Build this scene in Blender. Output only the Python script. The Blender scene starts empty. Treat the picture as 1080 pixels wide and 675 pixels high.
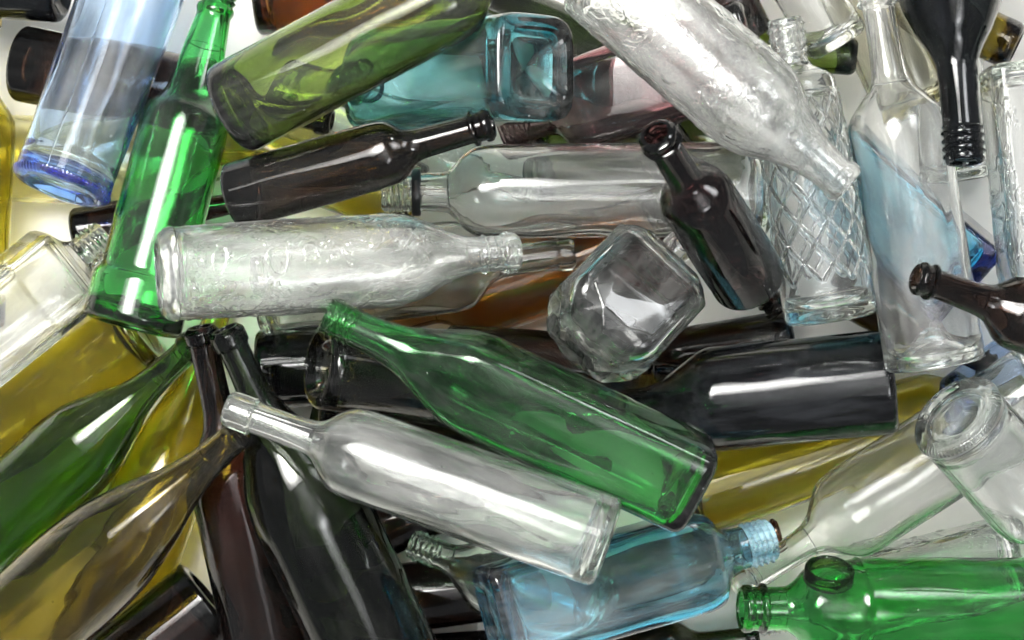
import bpy, math, random
import numpy as np
from mathutils import Matrix, Vector
import bmesh

SC = bpy.context.scene
COL = SC.collection
PI = math.pi

# ------------------------------------------------------------------ camera
CAM_H, REF_Z, WIDTH = 2.10, 0.13, 0.80          # lens height, reference height, metres across the frame there
DIST = CAM_H - REF_Z
PX = WIDTH / 1080.0
cam = bpy.data.cameras.new('camera'); camo = bpy.data.objects.new('camera', cam)
COL.objects.link(camo); SC.camera = camo
camo.location = (0, 0, CAM_H); camo.rotation_euler = (0, 0, 0)
cam.sensor_width = 36; cam.lens = 36 * DIST / WIDTH; cam.clip_end = 50; cam.clip_start = .05

def at(u, v, z):
    k = PX * (CAM_H - z) / DIST
    return np.array([(u - 540) * k, -(v - 337.5) * k, z])

# ------------------------------------------------------------------ materials
def nodes(name):
    m = bpy.data.materials.new(name); m.use_nodes = True
    nt = m.node_tree; nt.nodes.clear()
    return m, nt, nt.nodes.new('ShaderNodeOutputMaterial')

def glass(name, T, rough=0.0, haze=0.02, bump=0, bscale=28, specks=0, hazecol=(.75, .75, .72)):
    """T = what two 3 mm walls let through"""
    m, nt, out = nodes(name)
    N, Lk = nt.nodes.new, nt.links.new
    g = N('ShaderNodeBsdfGlass'); g.inputs['IOR'].default_value = 1.5
    g.inputs['Roughness'].default_value = rough; g.inputs['Color'].default_value = (.99, .99, .99, 1)
    tc = N('ShaderNodeTexCoord')
    if bump:
        n1 = N('ShaderNodeTexNoise'); n1.inputs['Scale'].default_value = bscale; n1.inputs['Detail'].default_value = 1
        Lk(tc.outputs['Object'], n1.inputs['Vector'])
        b = N('ShaderNodeBump'); b.inputs['Strength'].default_value = bump; b.inputs['Distance'].default_value = .004
        Lk(n1.outputs['Fac'], b.inputs['Height']); Lk(b.outputs['Normal'], g.inputs['Normal'])
    # dried film and dust; on clear glass also a painted-in silvery glow
    d = N('ShaderNodeBsdfDiffuse'); d.inputs['Color'].default_value = (*hazecol, 1)
    n2 = N('ShaderNodeTexNoise'); n2.inputs['Scale'].default_value = 48; n2.inputs['Detail'].default_value = 3
    n2.inputs['Roughness'].default_value = .7
    mp = N('ShaderNodeMapping'); mp.inputs['Scale'].default_value = (1, 1, .22); mp.inputs['Rotation'].default_value = (.12, .1, 0)
    Lk(tc.outputs['Object'], mp.inputs['Vector']); Lk(mp.outputs['Vector'], n2.inputs['Vector'])
    r2 = N('ShaderNodeMapRange'); r2.inputs['From Min'].default_value = .42; r2.inputs['From Max'].default_value = .75
    r2.inputs['To Min'].default_value = haze * .3; r2.inputs['To Max'].default_value = haze * 3.4
    Lk(n2.outputs['Fac'], r2.inputs['Value'])
    mx = r2; mxo = r2.outputs['Result']
    if specks:
        vo = N('ShaderNodeTexVoronoi'); vo.inputs['Scale'].default_value = 95; vo.inputs['Randomness'].default_value = 1
        Lk(tc.outputs['Object'], vo.inputs['Vector'])
        wn = N('ShaderNodeTexWhiteNoise'); Lk(vo.outputs['Position'], wn.inputs['Vector'])
        sz = N('ShaderNodeMapRange'); sz.inputs['From Min'].default_value = 1 - .25 * specks; sz.inputs['From Max'].default_value = 1.0
        sz.inputs['To Min'].default_value = 0; sz.inputs['To Max'].default_value = .10
        Lk(wn.outputs['Value'], sz.inputs['Value'])
        lt = N('ShaderNodeMath'); lt.operation = 'LESS_THAN'
        Lk(vo.outputs['Distance'], lt.inputs[0]); Lk(sz.outputs['Result'], lt.inputs[1])
        sp = N('ShaderNodeMath'); sp.operation = 'MULTIPLY'; sp.inputs[1].default_value = .4
        Lk(lt.outputs['Value'], sp.inputs[0])
        mx = N('ShaderNodeMath'); mx.operation = 'MAXIMUM'
        Lk(r2.outputs['Result'], mx.inputs[0]); Lk(sp.outputs['Value'], mx.inputs[1]); mxo = mx.outputs['Value']
    mix = N('ShaderNodeMixShader')
    Lk(mxo, mix.inputs['Fac']); Lk(g.outputs['BSDF'], mix.inputs[1]); Lk(d.outputs['BSDF'], mix.inputs[2])
    Lk(mix.outputs['Shader'], out.inputs['Surface'])
    sig = [-math.log(max(t, 1e-4)) / .0065 for t in T]
    den = max(sig); va = N('ShaderNodeVolumeAbsorption')
    va.inputs['Density'].default_value = den
    va.inputs['Color'].default_value = (*[1 - s / den for s in sig], 1)
    Lk(va.outputs['Volume'], out.inputs['Volume'])
    return m

M = {
 'clear':   glass('clear_glass',   (.965, .975, .968), haze=.026, specks=.35),
 'clear2':  glass('clear_glass_hazy', (.93, .945, .935), haze=.035, rough=.02, specks=.4),
 'frost':   glass('clear_glass_pitted', (.95, .965, .955), haze=.045, bump=.55, bscale=210),
 'cleargreen': glass('clear_glass_greenish', (.86, .93, .88), haze=.02),
 'clearblue': glass('clear_glass_blue_edge', (.55, .70, .95), haze=.02),
 'green':   glass('emerald_glass', (.10, .62, .16), haze=.012, specks=.3),
 'green2':  glass('bottle_green_glass', (.11, .60, .16), haze=.012, specks=.9),
 'dgreen':  glass('dark_green_glass', (.12, .28, .025), haze=.006, specks=.3),
 'olive':   glass('olive_green_glass', (.22, .31, .045), haze=.014, specks=.4),
 'yellow':  glass('yellow_olive_glass', (.62, .55, .06), haze=.006),
 'yellow2': glass('pale_yellow_glass', (.88, .85, .55), haze=.006),
 'browno':  glass('olive_brown_glass', (.29, .23, .028), haze=.007, specks=.4),
 'amber':   glass('amber_glass', (.40, .19, .03), haze=.006),
 'brown':   glass('dark_brown_glass', (.05, .020, .010), haze=.004),
 'black':   glass('black_glass', (.010, .014, .013), haze=.005, hazecol=(.55, .6, .7)),
 'blackg':  glass('black_green_glass', (.035, .06, .012), haze=.005, specks=.3),
 'redbrown': glass('red_brown_glass', (.055, .016, .011), haze=.004),
 'teal':    glass('teal_glass', (.24, .54, .58), haze=.03, specks=.3),
 'blue':    glass('sky_blue_glass', (.30, .72, .88), haze=.02),
 'blue2':   glass('steel_blue_glass', (.28, .66, .80), haze=.045, specks=.6),
 'mauve':   glass('mauve_glass', (.36, .19, .20), haze=.03),
}
def solid(name, col, rough=.4):
    m, nt, out = nodes(name)
    p = nt.nodes.new('ShaderNodeBsdfPrincipled'); p.inputs['Roughness'].default_value = rough
    n = nt.nodes.new('ShaderNodeTexNoise'); n.inputs['Scale'].default_value = 60; n.inputs['Detail'].default_value = 5
    tc = nt.nodes.new('ShaderNodeTexCoord'); nt.links.new(tc.outputs['Object'], n.inputs['Vector'])
    r = nt.nodes.new('ShaderNodeMix'); r.data_type = 'RGBA'
    r.inputs['A'].default_value = (*[c * .92 for c in col], 1); r.inputs['B'].default_value = (*[min(1, c * 1.05) for c in col], 1)
    nt.links.new(n.outputs['Fac'], r.inputs['Factor']); nt.links.new(r.outputs['Result'], p.inputs['Base Color'])
    nt.links.new(p.outputs['BSDF'], out.inputs['Surface'])
    return m
M['rubber'] = solid('black_plastic', (.012, .012, .013), .35)
M['paper'] = solid('white_paper', (.86, .84, .775), .8)

# ------------------------------------------------------------------ profiles
def pchip(xs, ys, x):
    xs = np.asarray(xs, float); ys = np.asarray(ys, float); h = np.diff(xs); d = np.diff(ys) / h
    m = np.zeros(len(xs))
    for i in range(1, len(xs) - 1):
        if d[i-1] * d[i] > 0:
            w1, w2 = 2*h[i] + h[i-1], h[i] + 2*h[i-1]
            m[i] = (w1 + w2) / (w1/d[i-1] + w2/d[i])
    x = np.clip(np.asarray(x, float), xs[0], xs[-1])
    k = np.clip(np.searchsorted(xs, x, side='right') - 1, 0, len(h) - 1)
    t = (x - xs[k]) / h[k]
    return ((2*t**3-3*t**2+1)*ys[k] + (t**3-2*t**2+t)*h[k]*m[k] + (-2*t**3+3*t**2)*ys[k+1] + (t**3-t**2)*h[k]*m[k+1])

# (fraction of length, fraction of radius); neck = where the neck starts, fin = where the mouth finish starts
P = {
 'bordeaux': dict(p=[(0,1),(.60,1),(.655,.95),(.70,.72),(.735,.47),(.77,.36),(.85,.325),(1,.31)], neck=.765, fin=.93, end='lip'),
 'burgundy': dict(p=[(0,1),(.42,1),(.52,.94),(.64,.68),(.74,.42),(.84,.31),(1,.27)], neck=.875, fin=.94, end='lip'),
 'beer':     dict(p=[(0,1),(.52,1),(.58,.97),(.64,.80),(.70,.57),(.76,.49),(.88,.44),(1,.42)], neck=.73, fin=.92, end='crown'),
 'spirit':   dict(p=[(0,1),(.70,1),(.76,.94),(.80,.70),(.825,.46),(.85,.38),(1,.36)], neck=.85, fin=.91, end='thread'),
 'long':     dict(p=[(0,1),(.66,1),(.70,.97),(.75,.80),(.79,.52),(.82,.40),(.88,.36),(1,.35)], neck=.825, fin=.93, end='thread'),
}
def prof(name, **k):
    d = dict(P[name]); d.update(k); return d

def mesh_from_rows(rows, closed, name, mat, parent):
    """rows: list of (n,3) arrays or single points; consecutive rows are bridged; closed joins last to first"""
    vs, idx, faces = [], [], []
    c = 0
    for r in rows:
        idx.append((c, len(r))); vs.append(r); c += len(r)
    seq = list(range(len(rows))) + ([0] if closed else [])
    quads = []
    for a, b in zip(seq[:-1], seq[1:]):
        (ia, na), (ib, nb) = idx[a], idx[b]
        n = max(na, nb); j = np.arange(n); k = (j + 1) % n
        if na == 1: faces += [(ia, ib + int(y), ib + int(x)) for x, y in zip(j, k)]
        elif nb == 1: faces += [(ia + int(x), ia + int(y), ib) for x, y in zip(j, k)]
        else: quads.append(np.stack([ia + j, ia + k, ib + k, ib + j], 1))
    V = np.concatenate(vs)
    if quads: faces += [tuple(q) for q in np.concatenate(quads).tolist()]
    me = bpy.data.meshes.new(name); me.from_pydata(V.tolist(), [], faces); me.update()
    # signed volume -> outward
    bm = bmesh.new(); bm.from_mesh(me)
    if bm.calc_volume(signed=True) < 0: bmesh.ops.reverse_faces(bm, faces=bm.faces[:])
    bm.to_mesh(me); bm.free()
    me.polygons.foreach_set('use_smooth', [True] * len(me.polygons))
    me.set_sharp_from_angle(angle=math.radians(38))
    me.materials.append(mat)
    o = bpy.data.objects.new(name, me); COL.objects.link(o); o.parent = parent
    return o

class Shape:
    def __init__(s, b, L, R, rng):
        s.b, s.L, s.R, s.rng = b, L, R, rng
        pr = b['prof']; s.xs = [q[0] * L for q in pr['p']]; s.ys = [q[1] * R for q in pr['p']]
        s.pr = pr; s.rn = s.ys[-1]; s.n = b.get('n', 2.0); s.ay = b.get('ay', 1.0); s.poly = b.get('poly')
        s.wall = b.get('wall', .0034); s.ph = [rng.uniform(0, 6.28) for _ in range(8)]
    def r(s, z): return pchip(s.xs, s.ys, z)
    def w(s, z):
        t = np.clip((s.r(z) - s.rn * 1.25) / (s.R * .93 - s.rn * 1.25), 0, 1)
        return t * t * (3 - 2 * t)
    def ring(s, z, r, th, inner=False, disp=None):
        """one cross-section; r may be a scalar or an array over th"""
        if r < 1e-7: return np.array([[0, 0, z]])
        w = float(s.w(z)); n = 2 + (s.n - 2) * w
        c, q = np.cos(th), np.sin(th)
        k = 1.0
        if s.poly:
            a = PI / s.poly; ph = (th % (2 * a)) - a
            k = 1 + w * (math.cos(a) / np.cos(ph) * 1.06 - 1) * (0.35 if inner else 1)
        rr = r * k
        if inner:
            rr = rr + min(1, r / s.R * 2) * .00028 * (np.sin(2*th + s.ph[0] + z*31) + .8*np.sin(3*th - z*57 + s.ph[1]) + .5*np.sin(5*th + z*90 + s.ph[2]))
        else:
            rr = rr + .00010 * (np.sin(2*th + z*40 + s.ph[3]) + np.sin(4*th - z*70 + s.ph[4])) * min(1, r / s.R)
        if not inner and r > s.R * .3:      # mould seams
            rr = rr + np.zeros_like(th)
            for k in (int(s.ph[6] / 6.29 * len(th)), int((s.ph[6] / 6.29 + .5) * len(th)) % len(th)): rr[k] += .0003
        if disp is not None: rr = rr + disp
        x = rr * np.sign(c) * np.abs(c) ** (2 / n)
        y = rr * np.sign(q) * np.abs(q) ** (2 / n) * (1 + (s.ay - 1) * w)
        return np.stack([x, y, np.full_like(x, z)], 1)

def feature(sh, z):
    """rings moulded on the glass"""
    d = 0.0
    for (f, hw, h) in sh.b.get('rings', []):
        t = abs(z / sh.L - f) / hw
        if t < 1: d += h * (1 - t ** 4)
    return d

def strokes(sh, th, zs, seed, count, zr):
    """curled relief on the outer wall: height field over (z, theta)"""
    rg = random.Random(seed); R = sh.R
    H = np.zeros((len(zs), len(th)))
    U = th * R; circ = 2 * PI * R
    Z0, Z1 = zr[0] * sh.L, zr[1] * sh.L
    for i in range(count):
        cu, cz = rg.uniform(0, circ), rg.uniform(Z0, Z1)
        kind = rg.choice('eeadddll'); a = rg.uniform(.003, .009) if kind != 'd' else rg.uniform(.0008, .0022)
        bb = a * rg.uniform(.35, .9); rot = rg.uniform(0, PI); span = rg.uniform(2, 6.28) if kind == 'a' else 6.28
        wd = rg.uniform(.0005, .00075); hh = rg.uniform(.0004, .0007)
        zi = np.where(np.abs(zs - cz) < a + .004)[0]
        du = (U - cu + circ / 2) % circ - circ / 2
        ui = np.where(np.abs(du) < a + .004)[0]
        if not len(zi) or not len(ui): continue
        A, B = np.meshgrid(du[ui], zs[zi] - cz)
        X = A * math.cos(rot) + B * math.sin(rot); Y = -A * math.sin(rot) + B * math.cos(rot)
        if kind == 'l':
            Y = Y - .25 * a * np.sin(X / a * 3)
            D = np.hypot(np.maximum(np.abs(X) - a, 0), Y)
        else:
            q = np.hypot(X / a, Y / bb); D = np.abs(q - 1) * (a + bb) / 2
            if kind == 'a': D = np.where((np.arctan2(Y / bb, X / a) + PI) < span, D, .01)
        h = hh * np.exp(-(D / wd) ** 2)
        sub = H[np.ix_(zi, ui)]; H[np.ix_(zi, ui)] = np.maximum(sub, h)
    return H

def diamonds(sh, th, zs, seed, count, zr):
    R = sh.R; T, Z = np.meshgrid(th, zs)
    k = 9; pitch = 2 * PI * R / k
    H = np.zeros_like(T)
    for sg in (-1, 1):
        f = ((T * R + sg * Z * .80) / pitch) % 1.0
        D = np.minimum(f, 1 - f) * pitch
        H = np.maximum(H, 0.0017 * np.exp(-(D / .0013) ** 2))
    win = np.clip((Z / sh.L - zr[0]) / .012, 0, 1) * np.clip((zr[1] - Z / sh.L) / .012, 0, 1)
    return H * win

def facets(sh, th, zs, seed, count, zr):
    T, Z = np.meshgrid(th, zs)
    f = (T / (2 * PI) * 26) % 1.0
    win = np.clip((Z / sh.L - zr[0]) / .02, 0, 1) * np.clip((zr[1] - Z / sh.L) / .02, 0, 1)
    return .0007 * np.abs(np.sin(f * PI)) * win
RELIEF = {'strokes': strokes, 'diamonds': diamonds, 'ribs': facets}

def outer_rows(sh, s0, s1, base, coarse=False):
    """list of (z, r) from base centre up"""
    rows = []
    R, L = sh.R, sh.L
    if base:
        p = sh.b.get('punt', .010); f = sh.b.get('fil', .006)
        for t in (0, .25, .5, .7, .85, .95, 1): rows.append((p * (1 - t ** 2.2), t * R * .74))
        for t in (.3, .6): rows.append((0.0, R * .74 + (R - f - R * .74) * t) if R - f > R * .74 else (0.0, R * .76))
        for a in np.linspace(0, PI / 2, 7): rows.append((f * (1 - math.cos(a)), R - f + f * math.sin(a)))
        s0 = f
    return rows, s0

def build_parts(sh, parent, mat):
    b, L, R, pr = sh.b, sh.L, sh.R, sh.pr
    relief = b.get('relief'); N = 352 if (relief or b.get('knurl')) else (96 if (sh.n > 2.2 or sh.poly) else 80)
    th = np.arange(N) * 2 * PI / N
    zneck, zfin = pr['neck'] * L, pr['fin'] * L
    if b.get('onepiece'): zneck = zfin
    GAP = .00012
    def wall(z):
        w = sh.wall
        return min(w, float(sh.r(z)) * .42)
    # ---- body
    rows = []
    base, s0 = outer_rows(sh, 0, zneck, True)
    for z, r in base:
        rows.append(sh.ring(z, r, th, disp=(.0003 * np.cos(70 * th) if b.get('knurl') and z < .005 and r > R * .75 else None)))
    zs = np.arange(s0 + .0012, zneck - .0008, .0009 if relief else .0028)
    zs = np.append(zs, zneck)
    H = RELIEF[relief[0]](sh, th, zs, relief[1], relief[2], relief[3]) if relief else None
    for i, z in enumerate(zs):
        rows.append(sh.ring(z, float(sh.r(z)) + feature(sh, z), th, disp=H[i] if relief else None))
    tb = b.get('thick', .0065); p = b.get('punt', .010); fi = .012
    ins = np.arange(zneck, tb + fi + .001, -.0035)
    for z in ins: rows.append(sh.ring(z, float(sh.r(z)) - wall(z), th, inner=True))
    Ri = R - sh.wall
    for a in np.linspace(0, PI / 2, 7): rows.append(sh.ring(tb + fi * (1 - math.sin(a)), Ri - fi + fi * math.cos(a), th, inner=True))
    for t in (.8, .55, .3, 0): rows.append(sh.ring(tb + p * (1 - t * t) * .9, (Ri - fi) * t, th, inner=True))
    mesh_from_rows(rows, False, 'body', mat, parent)
    Nn = 80; tn = np.arange(Nn) * 2 * PI / Nn
    def tube(z0, z1, name, step, mod=None, lip=False):
        m = M[b['endmat']] if lip and 'endmat' in b else mat
        zs = np.linspace(z0, z1, max(3, int((z1 - z0) / step)))
        rows = []
        for z in zs:
            r0 = float(sh.r(z)) + feature(sh, z); e = 0
            if mod: e = mod(z, tn)
            rr = sh.ring(z, r0, tn, disp=e)
            rows.append(rr)
        rt = float(sh.r(z1))
        if lip:
            hgt = .0012
            rows.append(sh.ring(z1 + hgt, rt - sh.wall * .3 + (float(np.mean(mod(z1, tn))) if mod else 0), tn)); rows.append(sh.ring(z1 + hgt, rt - wall(z1) * .85, tn))
        for z in np.linspace(z1, z0, max(3, int((z1 - z0) / .004))):
            rows.append(sh.ring(z, float(sh.r(z)) - wall(z), tn, inner=not lip))
        return mesh_from_rows(rows, True, name, m, parent)
    if not b.get('onepiece'): tube(zneck + GAP, zfin, 'neck', .0022)
    e = b.get('end', pr['end']); z0 = zfin + GAP; z1 = L - .001
    if e == 'thread':
        pitch = (z1 - z0) / 4.6
        def mod(z, t):
            f = (z - z0) / pitch - t / (2 * PI); q = f % 1.0
            env = np.clip((z - z0) / .0015, 0, 1) * np.clip((z1 - z) / .002, 0, 1)
            return .0019 * np.exp(-((q - .5) / .17) ** 2) * env + .0002
        tube(z0, z1, 'screw_thread', .0006, mod, True)
    elif e == 'crown':
        def mod(z, t):
            u = (z - z0) / (z1 - z0)
            return (.0026 * (1 - abs((u - .16) / .15) ** 4 if abs(u - .16) < .15 else 0) + .0017 * max(0, 1 - abs((u - .80) / .20) ** 4) + .0004) + 0 * t
        tube(z0, z1, 'lip', .0007, mod, True)
    elif e == 'band':
        def mod(z, t):
            u = (z - z0) / (z1 - z0)
            return (.0017 * (1 - abs((u - .5) / .5) ** 8) + .0009 * math.exp(-((u - .08) / .05) ** 2) + .0002) + 0 * t
        tube(z0, z1, 'lip', .0007, mod, True)
    else:
        def mod(z, t):
            u = (z - z0) / (z1 - z0)
            return (.0022 * max(0, 1 - abs((u - .62) / .36) ** 6) + .0002) + 0 * t
        tube(z0, z1, 'lip', .0007, mod, True)
    if b.get('eye'):
        zc_ = .775 * L; d = np.array([-math.sin(math.radians(62)), math.cos(math.radians(62)), 0]); t2 = np.array([0, 0, 1.0]); t1 = np.cross(d, t2)
        r0 = float(sh.r(zc_)); rows = []; re_, ri_ = .0195, .0155
        for h, q in ((-.006, re_), (.0035, re_), (.0048, re_ - .0006), (.0055, (re_ + ri_) / 2), (.0048, ri_ + .0006), (.0035, ri_), (-.006, ri_)):
            rows.append(np.array([0, 0, zc_]) + d * (r0 * .93 + h) + np.outer(np.cos(tn) * q, t1) + np.outer(np.sin(tn) * q, t2))
        mesh_from_rows(rows, True, 'mouth_ring', M['dgreen'], parent)
    if b.get('neckring'):
        f0, f1 = b['neckring']; rows = []
        za, zb = f0 * L, f1 * L
        rr = float(sh.r((za + zb) / 2)) + .0004
        for z, r in ((za, rr), (za, rr + .0026), (za + .0012, rr + .0034), (zb - .0012, rr + .0034), (zb, rr + .0026), (zb, rr)):
            rows.append(sh.ring(z, r, tn))
        mesh_from_rows(rows, True, 'neck_ring', M['rubber'], parent)

def decanter(sh, parent, mat):
    """cut-glass body: flat facets outside, round hollow inside"""
    L, R = sh.L, sh.R; Lb = L * .80
    bm = bmesh.new(); pts = []
    def sq(z, a, c):     # square of half side a with corners cut by c
        for sx, sy in ((1, 1), (-1, 1), (-1, -1), (1, -1)):
            pts.append((sx * a, sy * (a - c), z)); pts.append((sx * (a - c), sy * a, z))
    sq(Lb * .36, R * .985, R * .30); sq(Lb * .88, R, R * .30)
    sq(Lb, R * .78, R * .25)
    for z, r, n, rot in ((.0, .40, 6, 0), (.045, .74, 6, 30), (.14, .94, 12, 0), (.25, 1.06, 12, 15)):
        for k in range(n):
            t = math.radians(rot) + k * 2 * PI / n
            pts.append((math.cos(t) * R * r, math.sin(t) * R * r, Lb * z))
    for q in pts: bm.verts.new(q)
    bmesh.ops.convex_hull(bm, input=bm.verts[:])
    bmesh.ops.dissolve_limit(bm, angle_limit=.01, verts=bm.verts[:], edges=bm.edges[:])
    bmesh.ops.bevel(bm, geom=bm.edges[:], offset=.0011, segments=2, affect='EDGES', profile=.5)
    bmesh.ops.recalc_face_normals(bm, faces=bm.faces[:])
    # hollow
    N = 64; th = np.arange(N) * 2 * PI / N; prev = None; rings = []
    prof_ = [(Lb*.10, 0), (Lb*.10, .50), (Lb*.14, .70), (Lb*.22, .84), (Lb*.30, .925), (Lb*.82, .935), (Lb*.90, .84), (Lb*.955, .68), (Lb*.965, .4), (Lb*.965, 0)]
    for z, f in prof_:
        if f == 0: rings.append([bm.verts.new((0, 0, z))]); continue
        n = 7; c, s_ = np.cos(th), np.sin(th)
        x = R*f*np.sign(c)*np.abs(c)**(2/n); y = R*f*np.sign(s_)*np.abs(s_)**(2/n)
        rings.append([bm.verts.new((float(a), float(b_), z)) for a, b_ in zip(x, y)])
    fs = []
    for A, B in zip(rings[:-1], rings[1:]):
        for j in range(N):
            k = (j + 1) % N
            if len(A) == 1: fs.append(bm.faces.new((A[0], B[j], B[k])))
            elif len(B) == 1: fs.append(bm.faces.new((A[j], B[0], A[k])))
            else: fs.append(bm.faces.new((A[j], B[j], B[k], A[k])))
    me = bpy.data.meshes.new('body'); 
    for f in fs: f.smooth = True
    bm.normal_update()
    # cavity must face inwards (towards the axis)
    f = fs[len(fs) // 2]; cc = f.calc_center_median(); 
    if f.normal.dot(Vector((cc.x, cc.y, 0))) > 0: bmesh.ops.reverse_faces(bm, faces=fs)
    bm.to_mesh(me); bm.free(); me.materials.append(mat)
    o = bpy.data.objects.new('body', me); COL.objects.link(o); o.parent = parent
    rows = []; r1 = R * .27
    tn = th
    for z, r in ((Lb + .0002, r1), (L * .88, r1 * .95), (L * .97, r1), (L, r1), (L, r1 - .004), (Lb + .0002, r1 - .004)):
        rows.append(np.stack([np.cos(tn) * r, np.sin(tn) * r, np.full(N, z)], 1))
    mesh_from_rows(rows, True, 'neck', mat, parent)

# ------------------------------------------------------------------ the bottles
exec_list = []
def B(id, name, label, base, mouth, R, pf, mat, **k):
    d = dict(id=id, name=name, label=label, base=base, mouth=mouth, Rpx=R, prof=pf if isinstance(pf, dict) else dict(P[pf]), mat=mat)
    d.update(k); exec_list.append(d)
pf_green2 = dict(p=[(0,1),(.125,1),(.15,.885),(.56,.885),(.60,.86),(.635,.66),(.66,.56),(.80,.42),(.93,.32),(1,.31)], neck=.80, fin=.93, end='thread')
pf_emb = dict(p=[(0,.97),(.30,1),(.62,1),(.70,.90),(.78,.62),(.85,.42),(.90,.38),(1,.37)], neck=.86, fin=.93, end='lip')
pf_square = dict(p=[(0,1),(.66,1),(.71,.96),(.76,.72),(.80,.45),(.83,.38),(1,.36)], neck=.83, fin=.90, end='thread')
pf_diamond = dict(p=[(0,1),(.13,.99),(.55,.94),(.74,.88),(.78,.86),(.80,.80),(.825,.55),(.845,.40),(.86,.37),(1,.36)], neck=.852, fin=.865, end='thread')
pf_cone = dict(p=[(0,1),(.58,1),(.63,.96),(.72,.72),(.82,.47),(.88,.40),(1,.38)], neck=.84, fin=.92, end='thread')
pf_black = dict(p=[(0,1),(.46,1),(.54,.95),(.64,.70),(.70,.47),(.745,.37),(.85,.34),(1,.34)], neck=.75, fin=.90, end='thread')

# lowest: lying on the paper
B('b61','wine_bottle','pale yellow-green bottle lying lowest behind the clear bottle with the blue rim',(-30,165),(300,178),46,'bordeaux','yellow2')
B('b36','wine_bottle','olive bottle cut off by the upper left frame edge, standing along it',(-32,345),(-12,12),36,'bordeaux','yellow')
B('b31','wine_bottle','golden olive bottle with a broad highlight, under the clear square bottle at the left edge',(150,345),(-150,560),50,'burgundy','yellow')
B('b35','wine_bottle','nearly black bottle end poking in at the top left corner',(66,-10),(-220,-30),34,'bordeaux','black')
B('b5','wine_bottle','yellow olive bottle mostly hidden under the near-black bottle with the ringed lip',(440,215),(150,105),40,'bordeaux','yellow')
B('b32','wine_bottle','upright golden bottle with a white glint between the green neck and the black necks',(95,720),(240,300),49,'burgundy','yellow')
B('b43','wine_bottle','long yellow olive bottle lying under the black bottle with the smooth straight body',(716,526),(1130,388),46,'bordeaux','yellow')
B('b53','square_bottle','clear embossed square bottle lying low just above the green bottle with a dark ring',(1072,588),(800,655),44,pf_square,'clear',n=6,relief=('strokes',5,240,(.08,.66)))
B('b40','wine_bottle','amber bottle glowing orange beneath the clear mouths at the centre',(704,246),(380,350),46,'bordeaux','amber')
B('b60','wine_bottle','olive bottle seen through the big clear bottle with the black neck ring',(560,178),(870,140),40,'bordeaux','olive')
B('b56a','beer_bottle','dark amber bottle end at the top edge right of the green neck',(268,-6),(560,-30),44,'beer','amber')
B('b56b','wine_bottle','dark olive bottle lying behind the teal square bottle at the top edge',(465,-5),(760,120),42,'bordeaux','blackg')
B('b17','spirit_bottle','round clear bottle bottom showing just under the black screw mouth',(1016,190),(975,-90),38,'spirit','clear')
B('b15','wine_bottle','amber olive bottle end right of the black screw-mouth bottle at the top',(1072,50),(850,-50),26,'bordeaux','browno')
B('b57c','wine_bottle','pale straw-tinted bottle behind the long clear neck at the top',(968,118),(850,-130),40,'bordeaux','pale')
B('b57b','spirit_bottle','short olive green bottle end right of the ridged clear screw neck',(904,60),(640,35),20,'spirit','olive')
B('b57a','spirit_bottle','clear bottle end slanting in from the top edge beside the long clear neck',(886,48),(740,-190),34,'spirit','clear',tilt=4)
B('b10','beer_bottle','dark reddish bottle tucked behind the pitted clear bottle at the top',(790,44),(690,-150),30,'beer','redbrown')
B('b46','spirit_bottle','faintly blue clear bottle behind the upturned clear jar at the right edge',(1010,430),(1230,265),34,'spirit','clearblue')
B('b47','beer_bottle','small dark bottle whose mouth ends below the brown beer neck on the right',(880,300),(1048,388),27,'beer','brown')
B('b50','wine_bottle','dark brown bottle with a white streak left of the steel blue bottle',(575,610),(300,648),37,'bordeaux','brown')
B('b50b','wine_bottle','dark bottle corner at the bottom edge under the streaked dark brown bottle',(520,698),(300,712),34,'bordeaux','brown')
B('b52','wine_bottle','dark green bottle whose round mouth shows at the bottom edge under the green bottle neck',(540,705),(800,670),34,'bordeaux','blackg')
B('b55','beer_bottle','small brown bottle wedged between the black-green bottle and the hazy clear bottle',(500,515),(290,610),30,'beer','brown')
B('b42','wine_bottle','dark brown bottle edge just behind the straight black bottle',(836,356),(640,388),30,'bordeaux','brown')
B('b38','wine_bottle','dark bottle with a silvery band right of the two black necks',(272,390),(500,375),42,'bordeaux','black')
B('b37','beer_bottle','dark bottle end behind the clear screw neck at the left',(77,246),(260,212),26,'beer','brown')
B('b58','beer_bottle','amber-mouthed bottle hidden behind the steel blue bottle with only its mouth free',(600,625),(822,561),36,dict(p=[(0,1),(.52,1),(.60,.94),(.68,.66),(.75,.44),(1,.36)],neck=.74,fin=.93,end='crown'),'amber')
B('b63','wine_bottle','dark amber bottle showing only under the body of the hazy clear bottle',(330,448),(640,500),38,'bordeaux','brown')
B('b64','wine_bottle','dark amber bottle low in the gap between the green square bottle and the decanter',(470,378),(760,398),36,'bordeaux','brown')
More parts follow.
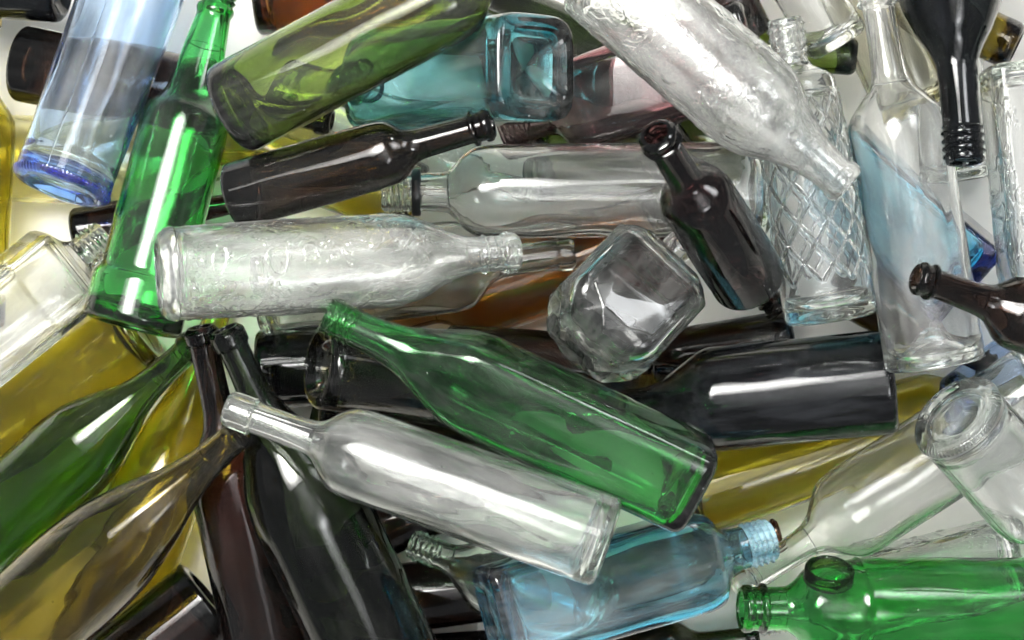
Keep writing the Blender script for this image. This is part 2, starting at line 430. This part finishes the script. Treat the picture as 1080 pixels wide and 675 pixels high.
# second layer
B('b5b','spirit_bottle','clear bottle showing its shoulder behind the dark bottle neck and the clear screw mouth',(290,95),(560,205),42,'long','cleargreen')
B('b42b','beer_bottle','dark bottle neck tip poking out under the leaning open brown bottle',(690,140),(822,330),28,'beer','brown')
B('b34','wine_bottle','dark brown bottle crossing behind the clear bottle with the blue rim',(19,66),(350,128),41,'bordeaux','brown')
B('b30','wine_bottle','dark green slope-shouldered bottle with bright green spots at the left edge',(-118,656),(208,360),50,dict(p=[(0,1),(.56,1),(.65,.94),(.735,.68),(.81,.40),(.87,.31),(1,.28)],neck=.875,fin=.95,end='lip'),'dgreen')
B('b33','square_bottle','clear square ribbed bottle with a screw neck at the left edge',(-104,420),(112,248),49,dict(p=[(0,1),(.78,1),(.81,.93),(.84,.62),(.865,.42),(.89,.37),(1,.36)],neck=.88,fin=.90,end='thread'),'clear',n=9,roll=16,relief=('ribs',1,0,(.05,.62)),wall=.004)
B('b22','wine_bottle','clear bottle whose rimmed mouth sticks out beyond the embossed bottle at the centre',(270,306),(606,266),49,prof('bordeaux',end='lip'),'clear')
B('b8','square_bottle','mauve square bottle with a dark threaded neck behind the pitted clear bottle',(800,48),(530,140),50,pf_square,'mauve',n=6)
B('b12','square_bottle','sky blue square bottle lying aslant behind the long-necked clear bottle',(1024,300),(832,138),51,dict(p=[(0,1),(.78,1),(.81,.93),(.84,.60),(.87,.40),(1,.36)],neck=.88,fin=.9,end='thread'),'blue',n=14,roll=-13,tilt=0,wall=.0042,thick=.011)
B('b39','wine_bottle','dark olive bottle with its dished bottom facing out above the hazy clear neck',(335,384),(612,424),46,'bordeaux','browno_d',tilt=-26,punt=.016,fil=.008)
B('b51','spirit_bottle','clear bottle with a small ridged screw mouth under the hazy clear bottle',(640,655),(434,573),44,dict(p=[(0,1),(.55,1),(.62,.94),(.70,.66),(.78,.40),(.84,.33),(1,.33)],neck=.80,fin=.86,end='thread'),'cleargreen')
B('b54','wine_bottle','dark brown bottle with its bottom corner up at the lower left edge',(222,630),(-32,841),48,'bordeaux','redbrown',fil=.004,tilt=4)
B('b44','wine_bottle','clear long-necked bottle slanting down to the green bottle mouth at the right',(1114,400),(776,620),50,'bordeaux','clear')
B('b24','wine_bottle','black straight-sided bottle with a broad grey sheen right of the centre',(943,402),(600,436),55,dict(p=[(0,1),(.55,1),(.575,.96),(.64,.72),(.71,.45),(.77,.34),(1,.31)],neck=.78,fin=.93,end='lip'),'slate')
B('b6','square_bottle','teal square bottle with its dimpled bottom turned up at the top',(568,70),(362,94),54,dict(p=[(0,1),(.74,1),(.79,.95),(.825,.70),(.85,.40),(1,.36)],neck=.85,fin=.90,end='thread'),'teal',n=4.6,tilt=-48,punt=.012,wall=.004,thick=.009)
B('b19','spirit_bottle','large clear bottle with a black ring below its screw mouth',(811,199),(403,203),50,dict(p=[(0,1),(.70,1),(.745,.97),(.785,.82),(.815,.55),(.835,.43),(.90,.40),(1,.40)],neck=.83,fin=.925,end='thread'),'clear2',neckring=(.90,.922))
B('b1','spirit_bottle','clear bottle with a deep blue bottom rim in the upper left',(63,200),(184,-128),53,dict(p=[(0,.96),(.2,.97),(.62,1.02),(.70,.97),(.77,.70),(.82,.42),(1,.36)],neck=.82,fin=.9,end='thread'),'clearblue2',tilt=-14,thick=.009,knurl=1)
B('b2','spirit_bottle','bright green bottle with a raised foot band and ringed neck',(138,345),(236,-24),53,pf_green2,'green',rings=[(.905,.012,.002),(.93,.008,.0016)],tilt=-6)
B('b28','wine_bottle','red-brown bottle with a black neck, left of the black-green bottle',(298,745),(211,345),47,dict(p=[(0,1),(.55,1),(.62,.93),(.69,.68),(.75,.42),(.80,.34),(1,.32)],neck=.82,fin=.94,end='lip'),'redbrown')
B('b27','sparkling_wine_bottle','large black-green bottle standing out at the bottom left of centre with a ringed black neck',(428,752),(237,347),63,dict(p=[(0,1),(.52,1),(.61,.93),(.70,.68),(.77,.42),(.83,.30),(.90,.26),(1,.25)],neck=.85,fin=.94,end='lip'),'blackg')
B('b29','wine_bottle','olive brown slope-shouldered bottle with a scuffed streak at the lower left',(-86,758),(262,448),59,dict(p=[(0,1),(.48,1),(.58,.95),(.70,.72),(.80,.44),(.88,.31),(1,.27)],neck=.89,fin=.95,end='lip'),'browno')
B('b23','decanter','clear cut-glass decanter with a faceted star bottom at the centre',(608,375),(718,257),62,'bordeaux','cleargreen2',tilt=-22,decanter=True,roll=0)
B('b13','wine_bottle','clear long-necked bottle with a domed bottom right of the diamond-pattern bottle',(987,386),(923,-14),53,prof('bordeaux',neck=.75),'clear13',punt=.026,rings=[(.955,.01,.0015)],tilt=2,wall=.0028)
B('b11','liqueur_bottle','clear bottle covered in raised diamonds with a ridged screw neck',(877,338),(827,20),49,pf_diamond,'clear',relief=('diamonds',1,0,(.13,.74)),rings=[(.745,.01,.0012)],thick=.010,tilt=2)
B('b16','square_bottle','clear embossed square bottle cut off by the right edge',(1087,66),(1122,440),50,pf_square,'clear',n=7,relief=('strokes',9,160,(.1,.6)),wall=.004)
B('b14','wine_bottle','glossy black bottle hanging down from the top right with a screw mouth',(984,-212),(1018,171),59,pf_black,'black')
B('b4','beer_bottle','near-black bottle with a ringed lip between the olive bottle and the embossed clear one',(243,208),(519,130),36,dict(p=[(0,1),(.57,1),(.62,.96),(.665,.76),(.695,.56),(.73,.47),(1,.42)],neck=.735,fin=.92,end='crown'),'brown2')
B('b3','wine_bottle','big olive green bottle sloping from the top edge with its rounded bottom down left',(238,119),(612,-80),51,'bordeaux','olive',fil=.010)
B('b21','square_bottle','clear bottle embossed with curls lying across the left of the centre',(167,290),(547,266),50,pf_emb,'frost2',n=2.5,relief=('strokes',3,250,(.06,.80)),rings=[(.90,.008,.0018),(.925,.006,.001),(.965,.006,.001)],fil=.011,rough=1)
B('b20','beer_bottle','dark bottle leaning up with its open mouth facing out, above the black bottle',(791,297),(692,141),42,dict(p=[(0,1),(.58,.95),(.635,.86),(.675,.62),(.70,.47),(.74,.43),(1,.42)],neck=.72,fin=.93,end='crown'),'redbrown2',tilt=47)
B('b9','spirit_bottle','pitted clear bottle embossed all over, slanting from the top edge to its mouth',(628,-34),(895,197),56,dict(p=[(0,1),(.60,1),(.68,.92),(.76,.66),(.84,.46),(.90,.39),(1,.36)],neck=.86,fin=.94,end='lip'),'frost3',relief=('strokes',7,220,(.05,.84)),finalmat=1)
B('b18','beer_bottle','dark brown beer bottle coming in from the right edge with its amber mouth open',(1190,372),(966,292),40,dict(p=[(0,1),(.50,1),(.56,.95),(.62,.68),(.67,.48),(.74,.42),(1,.38)],neck=.70,fin=.92,end='crown'),'brown',tilt=18)
B('b45','jar','upturned clear round bottle with a knurled bottom ring at the right edge',(1006,436),(1128,572),51,dict(p=[(0,.97),(.62,1),(.70,.96),(.78,.74),(.84,.55),(1,.5)],neck=.84,fin=.88,end='thread'),'clear2',tilt=-32,punt=.006,knurl=1)
B('b48','soda_bottle','bright green bottle with a dark ring on its shoulder at the lower right',(1165,640),(781,642),53,dict(p=[(0,1),(.62,1),(.68,.98),(.73,.94),(.76,.90),(.82,.80),(.855,.55),(.88,.44),(1,.42)],neck=.885,fin=.93,end='crown'),'green3',rings=[(.69,.006,.0016)],eye=True)
B('b49','square_bottle','steel blue square bottle with a pale blue screw neck at the bottom',(517,652),(814,569),53,dict(p=[(0,1),(.70,1),(.75,.94),(.80,.66),(.84,.48),(.88,.43),(1,.41)],neck=.87,fin=.90,end='thread'),'blue2',n=7,wall=.004,endmat='blue_thread')
B('b25','square_bottle','emerald green square bottle with tapering shoulders across the centre',(738,514),(343,331),49,pf_cone,'green2',n=5.5,thick=.007,roll=-14,tilt=6,fil=.009)
B('b26','wine_bottle','hazy clear round bottle lying on top, its mouth over the black necks',(642,573),(239,430),49,dict(p=[(0,1),(.63,1),(.685,.95),(.725,.73),(.752,.48),(.775,.38),(.85,.35),(1,.35)],neck=.775,fin=.925,end='band'),'clear3',tilt=-6)

M['slate'] = glass('scuffed_black_glass', (.010, .014, .013), haze=.015, hazecol=(.5, .53, .6), rough=.08, specks=.3)
M['clear13'] = glass('clear_glass_veiled', (.965, .975, .968), haze=.055)
M['pale'] = glass('pale_straw_glass', (.94, .93, .82), haze=.02)
M['blue_thread'] = glass('worn_blue_glass', (.5, .80, .88), haze=.32, hazecol=(.55, .80, .9))
M['frost3'] = glass('clear_glass_hammered', (.95, .965, .955), haze=.10, bump=.07, bscale=260)
M['browno_d'] = glass('deep_olive_glass', (.11, .09, .025), haze=.007)
M['clearblue2'] = glass('clear_glass_blue_body', (.56, .74, .98), haze=.045, specks=.3)
M['cleargreen2'] = glass('crystal_glass', (.975, .982, .978), haze=.03)
M['brown2'] = glass('smoky_brown_glass', (.055, .028, .016), haze=.005, specks=.6)
M['redbrown2'] = glass('smoky_red_brown_glass', (.045, .016, .016), haze=.003, specks=.6)
M['green3'] = glass('grass_green_glass', (.055, .52, .10), haze=.012, specks=.4)
M['clear3'] = glass('clear_glass_filmed', (.90, .925, .905), haze=.065, specks=.9, rough=.05)
M['frost2'] = glass('clear_glass_moulded', (.95, .965, .955), haze=.09, bump=.04, bscale=140)

# ------------------------------------------------------------------ let every bottle settle on those below it
CELL = .004; X0, Y0 = -.9, -.75; NX, NY = 450, 375
HM = np.zeros((NX, NY))
def cloud(b, L, R):
    pr = b['prof']; zs = np.arange(0, L, .003); r = pchip([q[0]*L for q in pr['p']], [q[1]*R for q in pr['p']], zs)
    if b.get('decanter'): r = np.where(zs < L * .8, R * 1.12, R * .3)
    th = np.arange(72) * 2 * PI / 72
    n = b.get('n', 2.0); c, s_ = np.cos(th), np.sin(th)
    w = np.clip((r - r[-1]) / max(R - r[-1], 1e-6), 0, 1)
    nn = 2 + (n - 2) * w[:, None]
    X = r[:, None] * np.sign(c) * np.abs(c) ** (2 / nn); Y = r[:, None] * np.sign(s_) * np.abs(s_) ** (2 / nn)
    Zl = np.repeat(zs[:, None], 72, 1)
    pts = np.stack([X, Y, Zl], -1).reshape(-1, 3)
    disc = []
    for f in (0, .25, .5, .75): disc.append(np.stack([X[0] * f, Y[0] * f, np.zeros(72)], 1))
    return np.concatenate([pts] + disc)
def frame(P0, P1, roll):
    a = P1 - P0; L = float(np.linalg.norm(a)); a = a / L
    up = np.array([0, 0, 1.0]); y = up - a * a.dot(up); y /= np.linalg.norm(y)
    x = np.cross(y, a)
    c, s = math.cos(math.radians(roll)), math.sin(math.radians(roll))
    x, y = c * x + s * y, -s * x + c * y
    return np.stack([x, y, a], 1), L
def cells(W):
    i = ((W[:, 0] - X0) / CELL).astype(int); j = ((W[:, 1] - Y0) / CELL).astype(int)
    ok = (i >= 0) & (i < NX) & (j >= 0) & (j < NY)
    return i, j, ok
SINK = .010            # the height map is coarse; let it bed in
def place(b, zc, slope):
    for _ in range(3):
        u0, v0 = b['base']; u1, v1 = b['mouth']
        A, Bq = at(u0, v0, zc), at(u1, v1, zc)
        hl = float(np.hypot(*(Bq - A)[:2]))
        P0 = at(u0, v0, zc - slope * hl / 2); P1 = at(u1, v1, zc + slope * hl / 2)
        Rm = b['Rpx'] * PX * (CAM_H - zc) / DIST
        F, L = frame(P0, P1, b.get('roll', 0))
        W = cloud(b, L, Rm) @ F.T + P0
        i, j, ok = cells(W)
        need = float(np.max(np.where(ok, HM[np.clip(i, 0, NX-1), np.clip(j, 0, NY-1)], 0) - W[:, 2]))
        dz = need - (SINK if need + zc > b['Rpx'] * PX + .012 else 0)
        # never through the floor
        zmin = -float(np.min(W[:, 2]))
        zc += max(dz, zmin + .0005)
    return zc, P0, P1, Rm, F, L, W
report = []
for b in exec_list:
    best = None
    if 'tilt' in b: tl = [b['tilt']]
    else: tl = np.arange(-13, 13.1, 1.3)
    for t in tl:
        res = place(b, .10, math.tan(math.radians(t)))
        zc = res[0]
        cost = zc - b.get('pref', 0) * t + abs(t) * .0003
        if best is None or cost < best[0]: best = (cost, t, zc)
    t, zc = best[1], best[2]
    zc, P0, P1, Rm, F, L, W = place(b, zc, math.tan(math.radians(t)))
    zc, P0, P1, Rm, F, L, W = place(b, zc, math.tan(math.radians(t)))
    # write the settled height back
    i, j, ok = cells(W); np.maximum.at(HM, (i[ok], j[ok]), W[ok, 2])
    report.append((b['id'], round(zc, 3), round(float(t), 1), round(L, 3), round(Rm, 4)))
    root = bpy.data.objects.new(b['name'], None); COL.objects.link(root)
    root.empty_display_size = .02
    mw = Matrix([[*F[0], P0[0]], [*F[1], P0[1]], [*F[2], P0[2]], [0, 0, 0, 1]])
    root.matrix_world = mw
    root['label'] = b['label']; root['category'] = 'decanter' if b['name'] == 'decanter' else ('jar' if b['name'] == 'jar' else 'bottle')
    root['group'] = 'glass bottles heaped on white paper'
    rng = random.Random(b['id'])
    sh = Shape(b, L, Rm, rng)
    if b.get('decanter'): decanter(sh, root, M[b['mat']])
    else: build_parts(sh, root, M[b['mat']])
open('/tmp/pile.txt','w').write('\n'.join(map(str,report)))

# ------------------------------------------------------------------ the paper under the heap
me = bpy.data.meshes.new('table_surface')
me.from_pydata([(-3, -3, -.002), (3, -3, -.002), (3, 3, -.002), (-3, 3, -.002)], [], [(0, 1, 2, 3)])
me.materials.append(M['paper'])
fl = bpy.data.objects.new('table_surface', me); COL.objects.link(fl); fl['kind'] = 'structure'
fl['label'] = 'plain white paper surface under the heap of bottles'

# ------------------------------------------------------------------ light
def area(name, loc, target, sx, sy, radiance, col=(1, 1, 1), edge=.06, tight=7.0):
    """a soft area lamp: hot in the middle, fading towards its edges"""
    l = bpy.data.lights.new(name, 'AREA'); l.shape = 'RECTANGLE'; l.size = sx; l.size_y = sy
    l.energy = radiance * sx * sy * PI; l.color = col
    l.use_nodes = True; nt = l.node_tree; N, Lk = nt.nodes.new, nt.links.new
    em = nt.nodes['Emission']; ge = N('ShaderNodeNewGeometry')
    sub = N('ShaderNodeVectorMath'); sub.operation = 'SUBTRACT'; sub.inputs[1].default_value = (.5, .5, 0)
    Lk(ge.outputs['Parametric'], sub.inputs[0])
    dt = N('ShaderNodeVectorMath'); dt.operation = 'DOT_PRODUCT'; Lk(sub.outputs[0], dt.inputs[0]); Lk(sub.outputs[0], dt.inputs[1])
    m1 = N('ShaderNodeMath'); m1.operation = 'MULTIPLY'; m1.inputs[1].default_value = -tight; Lk(dt.outputs['Value'], m1.inputs[0])
    m2 = N('ShaderNodeMath'); m2.operation = 'EXPONENT'; Lk(m1.outputs[0], m2.inputs[0])
    m3 = N('ShaderNodeMath'); m3.operation = 'MULTIPLY_ADD'; m3.inputs[1].default_value = 1 - edge; m3.inputs[2].default_value = edge
    Lk(m2.outputs[0], m3.inputs[0]); Lk(m3.outputs[0], em.inputs['Strength'])
    o = bpy.data.objects.new(name, l); COL.objects.link(o); o.location = loc
    d = Vector(target) - Vector(loc); o.rotation_euler = d.to_track_quat('-Z', 'Y').to_euler()
    return o
area('softbox', (-.40, .52, 1.85), (0, 0, .1), 1.15, .85, 60, (1, .985, .955), .04, 11)
area('fill_softbox', (.62, -.58, 1.8), (0, 0, .1), .9, .6, 12, (.97, .98, 1), .04, 13)
area('overhead_diffuser', (.25, .1, 2.7), (0, 0, 0), 2.4, 1.7, 2.3, edge=.1, tight=9)
area('added_side_light', (.80, .68, 1.2), (0, 0, .1), .7, .5, 13, (.96, .98, 1), .05, 10)  # added lamp, placed so its reflection brightens the decanter's top face
w = bpy.data.worlds.new('World'); SC.world = w; w.use_nodes = True
w.node_tree.nodes['Background'].inputs[0].default_value = (.9, .95, 1, 1)
w.node_tree.nodes['Background'].inputs[1].default_value = .22

# ------------------------------------------------------------------ render
cy = SC.cycles
cy.max_bounces = 22; cy.transmission_bounces = 22; cy.glossy_bounces = 10; cy.diffuse_bounces = 3
cy.transparent_max_bounces = 8; cy.caustics_reflective = True; cy.caustics_refractive = True
cy.sample_clamp_indirect = 12; cy.blur_glossy = .3
cy.use_denoising = True; cy.denoiser = 'OPENIMAGEDENOISE'
cy.use_adaptive_sampling = True; cy.adaptive_threshold = .18; cy.adaptive_min_samples = 32
SC.view_settings.view_transform = 'Standard'; SC.view_settings.look = 'None'
SC.view_settings.exposure = .17; SC.view_settings.gamma = 1
